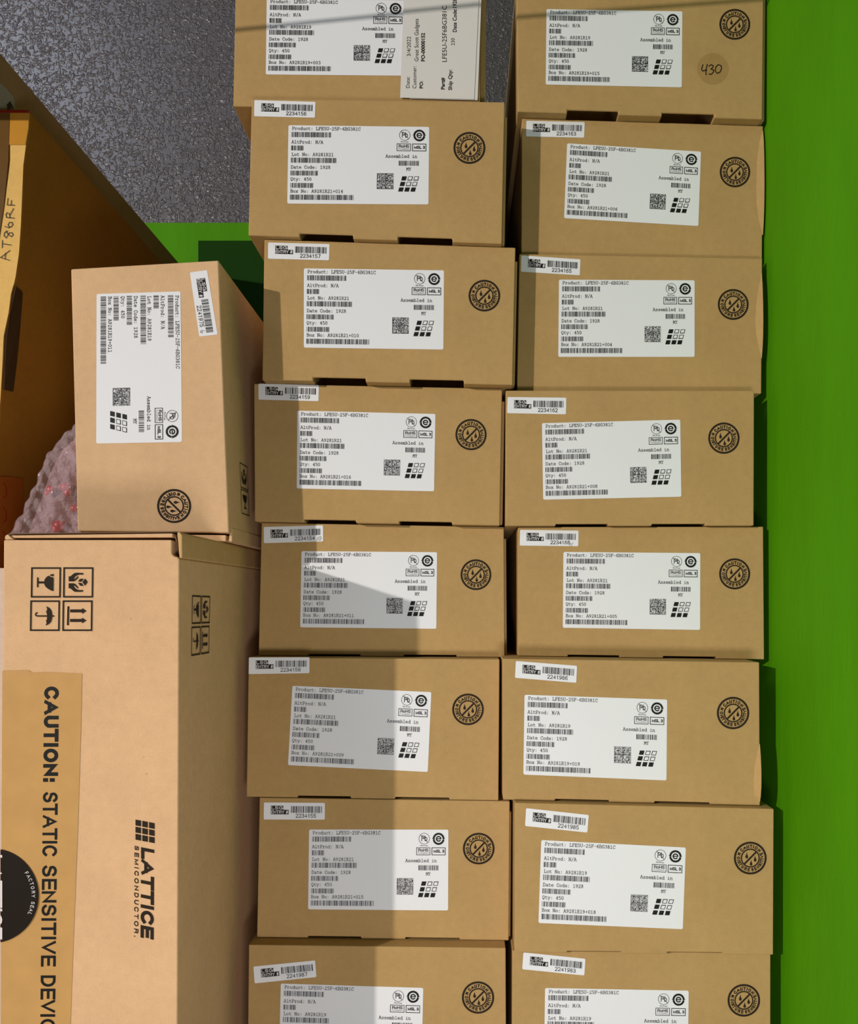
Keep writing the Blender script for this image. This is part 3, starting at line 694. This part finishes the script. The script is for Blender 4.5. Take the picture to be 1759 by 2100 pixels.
for f, m in zip(icon.f, icon.m): s.poly([(95 - (icon.v[i][1] - 518) * 0.26, 35 + (1525 - icon.v[i][0]) * 0.27) for i in f])
xs = tc_[2].x * 0.93 + tc_[1].x * 0.07
def tilt_side(x, y, l):
    Y = 0.528 + x / 190 * 0.0185; Z = P(0, 948, 0.528).z - y / 400 * 0.037
    k = (Z - tc_[2].z) / (tc_[1].z - tc_[2].z)
    return Vector((tc_[2].x + (tc_[1].x - tc_[2].x) * k + 0.0004, Y, Z))
sheet_obj('handling_symbols', s, tilt_side, [INK_K], troot)
# folded end it stands on, and the small open corner
zt = tc_[2].z; zb = TOPZ + 0.0050; xr = tc_[2].x; xl = tc_[3].x
prism_y('end_fold', [(xl + .002, zb), (xr - .0035, zb), (xr - .0035, zt - .0012), (xl + .002, zt - .0002)], DT + .004, DT + DEPTH, KRAFT_L, troot, 0.0006)
prism_y('side_panel_foot', [(xr - .0028, zb), (xr + .0002, zb), (xr + .0002, zt + .004), (xr - .0006, zt + .004), (xr - .0016, zt - .0002)], DT + .006, DT + DEPTH, kraft('warm_kraft_board', (212, 174, 132)), troot, 0.0005)

# ------------------------------------------------------------------ the tall carton, front left
DB = 0.425
bx0, bx1 = P(7, 0, DB).x, P(367, 0, DB).x
bxb0, bxb1 = P(1, 0, DB).x, P(362, 0, DB).x
broot = thing('tall_carton', 'tall pale kraft carton with sideways caution print and brown tape, front left', 'carton', ((bx0 + bx1) / 2, DB + 0.15, 0))
BY1 = 0.80
hx, hz = P(352, 0, DB).x, P(0, 1142, DB).z
out = [(bxb0, 0.0), (bxb1, 0.0), (bx1 + .0002, hz - .0012), (bx1 - .0008, hz - .0004)]
for i in range(6):
    a = R(-90 - 90 * i / 5); out.append((hx + .0030 + .0030 * math.cos(a), hz + .0030 + .0030 * math.sin(a)))
out += [(hx, TOPZ), (bx0, TOPZ)]
bb = prism_y('body', out, DB, BY1, KRAFT_L, broot, 0.0009)
# closed lid edge along the top and the rolled side edge
prism_y('lid_fold', [(bx0 + .006, TOPZ + .0003), (bx1 - .004, TOPZ + .0003), (bx1 - .004, TOPZ + .0036), (bx0 + .006, TOPZ + .0024)], DB + .012, BY1 - .01, KRAFT_IN, broot)
prism_y('lid', [(bx0 + .0035, TOPZ + .0012), (bx1 - .0046, TOPZ + .0016), (bx1 - .0046, TOPZ + .0040), (bx0 + .0016, TOPZ + .0028), (bx0 + .0012, TOPZ + .0020)], DB + .0022, BY1, KRAFT_L, broot, 0.0006)
prism_y('lid_fold', [(bx0 + .0002, TOPZ + .0002), (bx0 + .0055, TOPZ + .0002), (bx0 + .0020, TOPZ + .0034), (bx0 + .0004, TOPZ + .0024)], DB + .0006, BY1 - .01, KRAFT_L, broot, 0.0006)
prism_y('lid_edge', [(bx0 + .0022, TOPZ + .0033), (bx1 - .003, TOPZ + .0045), (bx1 - .003, TOPZ + .0050), (bx0 + .0022, TOPZ + .0038)], DB + .0012, BY1, kraft('dark_board_edge', (112, 84, 60)), broot)
z0, z1 = P(0, 1145, DB).z, TOPZ + .0047
roll = prism_y('rolled_edge', [(bx1 - .0004, z0), (bx1 + .0013, z0 + .0004), (bx1 + .0012, z1 - .002), (bx1 - .0002, z1), (bx1 - .0018, z1 - .0002)], DB + .0016, BY1 - .004, kraft('side_kraft_board', (200, 162, 112)), broot, 0.0006)
for i, (dx, dz) in enumerate(((-.0032, 0), (-.0016, 0.0))):
    prism_y('inner_fold', [(bx1 + dx - .0006, z1 - .0022), (bx1 + dx, z1 - .0022), (bx1 + dx * .15 + .0001, z0 + .0016), (bx1 + dx * .15 - .0005, z0 + .0016)], DB + .0032, DB + .06, KRAFT_IN, broot)
# tape over the left of the front
s = Sheet(); pts = [(5.4, 1375), (60, 1374), (66, 1379), (100, 1378), (168.5, 1381), (166, 1500), (160, 1700), (152, 1900), (144, 2120), (135, 2395), (1.5, 2395), (3, 1800)]
s.poly(pts)
sheet_obj('packing_tape', s, lambda x, y, l: P(x, y, DB) - Vector((0, 0.00025, 0)), [tape_mat('amber_tape', (196, 152, 92), 0.3)], broot)
# caution lettering, reading downwards
s = Sheet()
def down(X, Y): return (106.5 - (X - 1405) * 0.0118 - Y, X)     # Y grows towards the left of the picture
def word(t, a, b, th): gr_text(s, t, a, b, -15.2, 15.2, th, 0, 1, rot=down, track=1.6 if th < 6 else 2.1)
word('CAUTION:', 1406.5, 1605.5, 7.6); word('STATIC', 1623, 1757, 5.4); word('SENSITIVE', 1773, 1981, 5.4); word('DEVICES', 1998, 2166, 5.4)
sheet_obj('caution_print', s, lambda x, y, l: P(x, y, DB) - Vector((0, 0.0003 + l * .00008, 0)), [INK], broot)
# maker's mark
s = Sheet()
def mk(X, Y): return (303 - (X - 1735) * 0.006 - Y, X + (-Y) * 0.2)
gr_text(s, 'LATTICE', 1738, 1924, -13.6, 13.6, 7.0, 0, 1, rot=mk, track=1.7)
def mk2(X, Y): return (280.5 - (X - 1735) * 0.006 - Y, X + (-Y) * 0.2)
gr_text(s, 'SEMICONDUCTOR.', 1734, 1922, -4.5, 4.5, 1.9, 0, 1, rot=mk2, track=3.4)
for i in range(3):
    for j in range(3):
        x = 278 + i * 13.9; y = 1680.5 + j * 14.6 + i * 2.6; h = 12.0
        s.poly([(x, y), (x + 11.5, y + 2.2), (x + 11.5, y + 2.2 + h), (x, y + h)])
sheet_obj('maker_mark', s, lambda x, y, l: P(x, y, DB) - Vector((0, 0.00012 + l * .00008, 0)), [INK_K], broot)
# handling symbols, front and side
SYM = symbols_sheet()
sheet_obj('handling_symbols', SYM, quad_fn([(63.4, 1163.4), (191.6, 1163.4), (190.0, 1294), (61.6, 1294)], 1505, 1535, DB), [INK_K], broot)
sheet_obj('handling_symbols', SYM, side_fn([(393.0, 1220.6), (430.0, 1222.6), (428.0, 1339.4), (391.5, 1345.6)], 1505, 1535, bx1 + (bxb1 - bx1) * .15 + .0003), [INK_K], broot)
# round seal over the left edge
s = Sheet(); s.disc(-16, 1836, 97, 0, 0, 72)
for ch, a in zip('FACTORY SEAL', (-33, -27.6, -22.2, -16.9, -11.2, -5.2, 0.2, 0, 9.6, 14.6, 19.7, 24.5)):
    if ch != ' ': gr_at(s, ch, -16 + 86.5 * math.cos(R(a)), 1836 + 86.5 * math.sin(R(a)), a + 90, 7.4, 0.95, 1, 1)
gr_text(s, 'LATTICE', 1748, 1922, -14, 14, 5.2, 1, 1, rot=lambda X, Y: (-7.5 - Y, X - Y * 0.2), track=1.0)
s.clip(2.6)
sheet_obj('round_seal', s, lambda x, y, l: P(x, y, DB) - Vector((0, 0.0008 + l * .0001, 0)), [mat('seal_black', (28, 20, 14), 0.45, 0.3), INK_W], broot)

# ------------------------------------------------------------------ far left: brown carton, flat carton on it, base carton
AX, AD = -0.333, 0.557
aroot = thing('brown_carton', 'brown carton with AT86RF handwritten on its edge, cut by left frame edge', 'carton', (AX - .1, AD + .15, P(0, 1168, 0.56).z))
AZ0 = P(0, 1168, 0.56).z
edge = [(228, 62), (262, 61.5), (300, 55), (340, 50), (400, 47.5), (460, 45), (520, 41), (575, 33), (600, 25), (640, 20), (690, 9.5), (740, 7.5), (800, 4), (900, -2), (1000, -8), (1168, -14)]
V = []; 
YB = 0.86
for y, x in edge:
    p = P(x, y, AD)
    V += [Vector((-0.62, AD, p.z)), p, Vector((p.x * .25 - .335 * .75, YB, p.z)), Vector((-0.62, YB, p.z))]
n = len(edge); Fc = []
for i in range(n - 1):
    for a in range(4): Fc.append((i * 4 + a, i * 4 + (a + 1) % 4, i * 4 + 4 + (a + 1) % 4, i * 4 + 4 + a))
Fc += [(0, 1, 2, 3), tuple((n - 1) * 4 + a for a in (3, 2, 1, 0))]
o = mesh_obj('body', V, Fc, [KRAFT_B], aroot, None, 0.0012); fix_normals(o)
tan_ = kraft('tan_paper_strip', (222, 180, 104))
def edge_x(y):
    for (a, xa), (b, xb) in zip(edge[:-1], edge[1:]):
        if a <= y <= b: return xa + (xb - xa) * (y - a) / (b - a)
    return edge[-1][1]
s = Sheet()
ys = [232 + i * 12 for i in range(52)]
lx = lambda y: 21.5 - max(0, (y - 330)) ** 1.12 * 0.075
for a, b in zip(ys[:-1], ys[1:]): s.poly([(lx(a), a), (edge_x(a) - 1.5, a), (edge_x(b) - 1.5, b), (lx(b), b)])
sheet_obj('paper_strip', s, lambda x, y, l: P(x, y, AD) - Vector((0, 0.0004, 0)), [tan_], aroot)
s = Sheet(); s.poly([(22, 233), (60, 233), (59.5, 262), (53, 298), (19.5, 298)])
sheet_obj('amber_tape', s, lambda x, y, l: P(x, y, AD) - Vector((0, 0.0008, 0)), [tape_mat('gold_tape', (196, 138, 48), 0.22)], aroot)
s = Sheet(); s.poly([(-60, 233), (22, 233), (18.5, 330), (lx(420), 420), (lx(520), 520), (lx(620), 620), (-60, 620)])
sheet_obj('brown_band', s, lambda x, y, l: P(x, y, AD) - Vector((0, 0.0010, 0)), [tape_mat('brown_band', (104, 74, 34), 0.2)], aroot)  # darker brown area left of the paper strip
pz = P(0, 229, AD).z
prism_y('red_tape', [(-0.40, pz - .0022), (P(57, 0, AD).x, pz - .0014), (P(60.5, 0, AD).x, pz - .0004), (P(60, 0, AD).x, pz + .0008), (-0.40, pz + .0002)], AD - .0012, AD + .003, mat('red_tape', (130, 26, 14), 0.2, 0.5), aroot, 0.0003)
# AT86RF, reading upwards
s = Sheet(); k = 1 / 4.567; hw = lambda L: [(x * k, 100 + y * k) for x, y in L]; t = 1.5
s.line(hw([(95, 1985), (10, 1960), (98, 1893)]), t); s.line(hw([(52, 1975), (58, 1918)]), t)
s.line(hw([(25, 1868), (28, 1798)]), t); s.line(hw([(28, 1830), (108, 1842)]), t)
s.line(hw([(75, 1710), (48, 1728), (42, 1755), (62, 1775), (92, 1728), (118, 1728), (128, 1745), (112, 1765), (80, 1742), (62, 1712)]), t)
s.line(hw([(50, 1668), (85, 1680), (112, 1670), (125, 1650), (118, 1630), (92, 1632), (80, 1655), (95, 1678)]), t)
s.line(hw([(138, 1590), (66, 1585), (60, 1555), (72, 1540), (92, 1550), (98, 1588)]), t); s.line(hw([(98, 1560), (132, 1500)]), t)
s.line(hw([(142, 1470), (72, 1468), (80, 1404)]), t); s.line(hw([(108, 1470), (112, 1425)]), t)
sheet_obj('handwriting', s, lambda x, y, l: P(x, y, AD) - Vector((0, 0.0008, 0)), [MARKER], aroot)
# hand hole along its corner: dark patch, the hole's shade put into its colour
hole = [(26, 586), (33, 590), (44, 597), (41, 640), (37, 690), (31, 750), (24.5, 803), (4, 798), (6, 740), (9, 690), (18, 650), (24, 610)]
def on_side(x, y, lift):
    ex = P(edge_x(y), y, AD).x; xb = ex * .25 - .335 * .75; k = (xb - ex) / (YB - AD); g = (x - VX) / F
    Y = min(0.85, max(AD + .0006, (ex - k * AD) / (g - k) if abs(g - k) > 1e-5 else AD)); Z = P(edge_x(y), y, AD).z
    Z = (VY - y) / F * Y + ZC
    return Vector((ex + k * (Y - AD) + lift, Y, Z))
v = [on_side(x, y, .0012) for x, y in hole] + [on_side(x, y, -.0008) for x, y in hole]
nh = len(hole)
o = mesh_obj('hole_shade_patch', v, [tuple(range(nh)), tuple(range(2 * nh - 1, nh - 1, -1))] + [(i, (i + 1) % nh, (i + 1) % nh + nh, i + nh) for i in range(nh)], [kraft('hole_shade_brown', (62, 44, 24))], aroot)
# orange tape with red print near its foot
s = Sheet(); s.poly([(-6, 977), (20, 978), (45, 982), (45, 1160), (-6, 1166)], 0, 0)
for yy in (990, 1040, 1090, 1130):
    s.line([(3, yy), (9, yy + 8), (9, yy + 26), (3, yy + 32)], 2.4, 1, 1)
def a_side(x, y, l):
    return on_side(x, y, .0012 + l * .0002)
sheet_obj('printed_tape', s, a_side, [tape_mat('orange_tape', (150, 82, 20), 0.3), mat('red_print', (150, 40, 20), 0.5)], aroot)

# flat carton lying on the brown one
fz0 = P(0, 228, AD).z + 0.0016
FX = -0.357; fz1 = ZC + 0.357 * 1.176
froot = thing('flat_carton', 'flat dark brown carton lying on top of the brown carton at left', 'carton', (FX - .1, .7, fz0))
box('body', -0.66, FX, 0.50, WALL_Y - 0.01, fz0, fz1, kraft('dark_kraft_board', (150, 120, 90)), froot, 0.001)
s = Sheet(); s.poly([(-20, 160), (0, 171), (12, 182), (25, 197), (29, 208), (30, 222), (-20, 222)], 0, 0)
s.poly([(12, 215), (19, 207), (22, 214), (20, 224), (15, 226)], 1); s.poly([(21, 212), (26, 222), (23, 224)], 1)
def f_side(x, y, l): dd = (FX) * F / (x - VX); return P(x, y, dd) + Vector((0.0006 + l * .0002, 0, 0))
sheet_obj('shipping_sticker', s, f_side, [mat('sticker_grey', (150, 146, 140), 0.5), mat('sticker_print', (60, 22, 16), .5)], froot)

# pale carton everything at the far left stands on
proot = thing('pale_carton', 'pale carton behind the tall carton, only a sliver at the left edge', 'carton', (-.45, .7, 0))
box('body', -0.66, -0.2745, 0.515, 0.93, 0.0005, AZ0 - .0006, kraft('pinkish_board', (214, 190, 172)), proot, 0.001)

# ------------------------------------------------------------------ bubble wrap bundle behind the upright carton
rng = random.Random(4)
wrap = [(30, 1120), (43, 1088), (50, 1062), (60, 1050), (72, 1018), (86, 985), (95, 955), (106, 925), (118, 912), (135, 893), (150, 882), (162, 872), (175, 866), (175, 1120)]
WD = 0.545
wroot = thing('bubble_wrap_bundle', 'pink tinted clear bubble wrap bundle with red parts, behind upright carton', 'bubble wrap', P(110, 1120, WD + .04))
bm = bmesh.new()
step = 2.2
xs_ = [31 + i * step for i in range(68)]; grid = {}
def top_y(x):
    pts = [(p[0], p[1]) for p in wrap[:-1]]
    for (xa, ya), (xb, yb) in zip(pts[:-1], pts[1:]):
        if xa <= x <= xb: return ya + (yb - ya) * (x - xa) / (xb - xa)
    return pts[0][1] if x < 30 else 866
NR = 60
bub = [(rng.uniform(30, 175), rng.uniform(870, 1120), rng.uniform(5, 9)) for _ in range(170)]
off = wroot.location
for i, x in enumerate(xs_):
    ty = top_y(x)
    for j in range(NR + 1):
        f = j / NR; y = 1124 + (ty - 1124) * f
        bulge = 0.012 * math.sin(math.pi * min(1, f * 1.0)) ** 0.6 if 0 < f < 1 else 0
        h = 0
        for bx_, by_, br in bub:
            q = ((x - bx_) ** 2 + (y - by_) ** 2) / (br * br)
            if q < 1: h = max(h, 0.0014 * math.sqrt(1 - q) * br / 7)
        fold = 0.0016 * math.sin(x * .09 + y * .05) + 0.0012 * math.sin(x * .21 - y * .11 + 1)
        grid[i, j] = bm.verts.new(P(x, y, WD) - Vector((0, bulge + h + fold, 0)) - off)
for i in range(len(xs_) - 1):
    for j in range(NR): bm.faces.new((grid[i, j], grid[i + 1, j], grid[i + 1, j + 1], grid[i, j + 1]))
me = bpy.data.meshes.new('bubble_film'); bm.to_mesh(me); bm.free()
for p in me.polygons: p.use_smooth = True
film = link('bubble_film', me, wroot)
md = film.modifiers.new('s', 'SOLIDIFY'); md.thickness = 0.0005; md.offset = 1
fm_ = mat('pink_bubble_film', (226, 200, 206), 0.06, 1.0); fm_.node_tree.nodes['Principled BSDF'].inputs['Alpha'].default_value = 0.20
nt, N, L, b_ = nodes_of(fm_); nb = noise(nt, 230, 3, .6); bp = N.new('ShaderNodeBump'); bp.inputs['Strength'].default_value = 1.0; bp.inputs['Distance'].default_value = .0035
L.new(nb.outputs[0], bp.inputs['Height']); L.new(bp.outputs[0], b_.inputs['Normal'])
me.materials.append(fm_)
# wrapped pink foam core and red parts seen through the film
core = [(44, 1122), (60, 1075), (78, 1030), (98, 970), (120, 925), (150, 898), (172, 890), (172, 1122)]
prism_y('foam_core', [(P(x, y, WD + .012).x, P(x, y, WD + .012).z) for x, y in core], WD + .012, WD + .045, mat('mauve_foam', (126, 92, 96), 0.7), wroot, 0.004)
for (x, y, r_) in ((103, 1004, 8), (133, 1000, 10), (138, 1010, 8), (152, 1043, 8), (120, 1078, 12), (114, 1084, 8), (96, 1012, 5)):
    bm = bmesh.new(); bmesh.ops.create_icosphere(bm, subdivisions=3, radius=r_ / F * WD)
    for v in bm.verts: v.co.y *= .6; v.co.x *= 1 + .15 * math.sin(v.co.z * 900)
    me = bpy.data.meshes.new('red_part'); bm.to_mesh(me); bm.free(); me.materials.append(mat('red_plastic', (190, 32, 60), .35, .5))
    for p in me.polygons: p.use_smooth = True
    o = link('red_part', me, wroot); o.location = P(x, y, WD + .0085) - wroot.location

# shadow on the back wall, put in as a flat dark green panel
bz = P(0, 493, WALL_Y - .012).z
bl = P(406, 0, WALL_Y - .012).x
o = box('shadow_panel', bl, bl + 0.30, WALL_Y - .012, WALL_Y - .003, 0.0005, bz, mat('shadow_green', (22, 58, 6), .8, .1), None, 0.0008)
o['label'] = 'dark green panel in place of a shadow on the back wall'; o['category'] = 'shadow panel'

# cable strung across above the frame, whose thin shadow crosses the two topmost cartons
LAMP = TGT - KD * 2.0
pa, pb, pc = [p.lerp(LAMP, 0.065) for p in (P(480, 62, .5366), P(990, 12, .5366), P(1570, -2, .5467))]
ctrl = [pa + (pa - pb) * 3.5, pa, pb, pc, Vector((WALL_X, pc.y + .01, pc.z + .004))]
pts = []
for i in range(len(ctrl) - 1):
    for k in range(12): pts.append(ctrl[i].lerp(ctrl[i + 1], k / 12))
pts.append(ctrl[-1])
v, f = [], []
for p in pts:
    for k in range(8): v.append((p.x, p.y + .0015 * math.cos(k * math.pi / 4), p.z + .0015 * math.sin(k * math.pi / 4)))
for i in range(len(pts) - 1):
    for k in range(8): f.append((i * 8 + k, i * 8 + (k + 1) % 8, i * 8 + 8 + (k + 1) % 8, i * 8 + 8 + k))
o = mesh_obj('overhead_cable', v, f, [mat('cable_rubber', (40, 38, 36), .6)], smooth=True)
o['label'] = 'thin dark cable strung above the frame, its shadow crossing the topmost cartons'; o['category'] = 'cable'
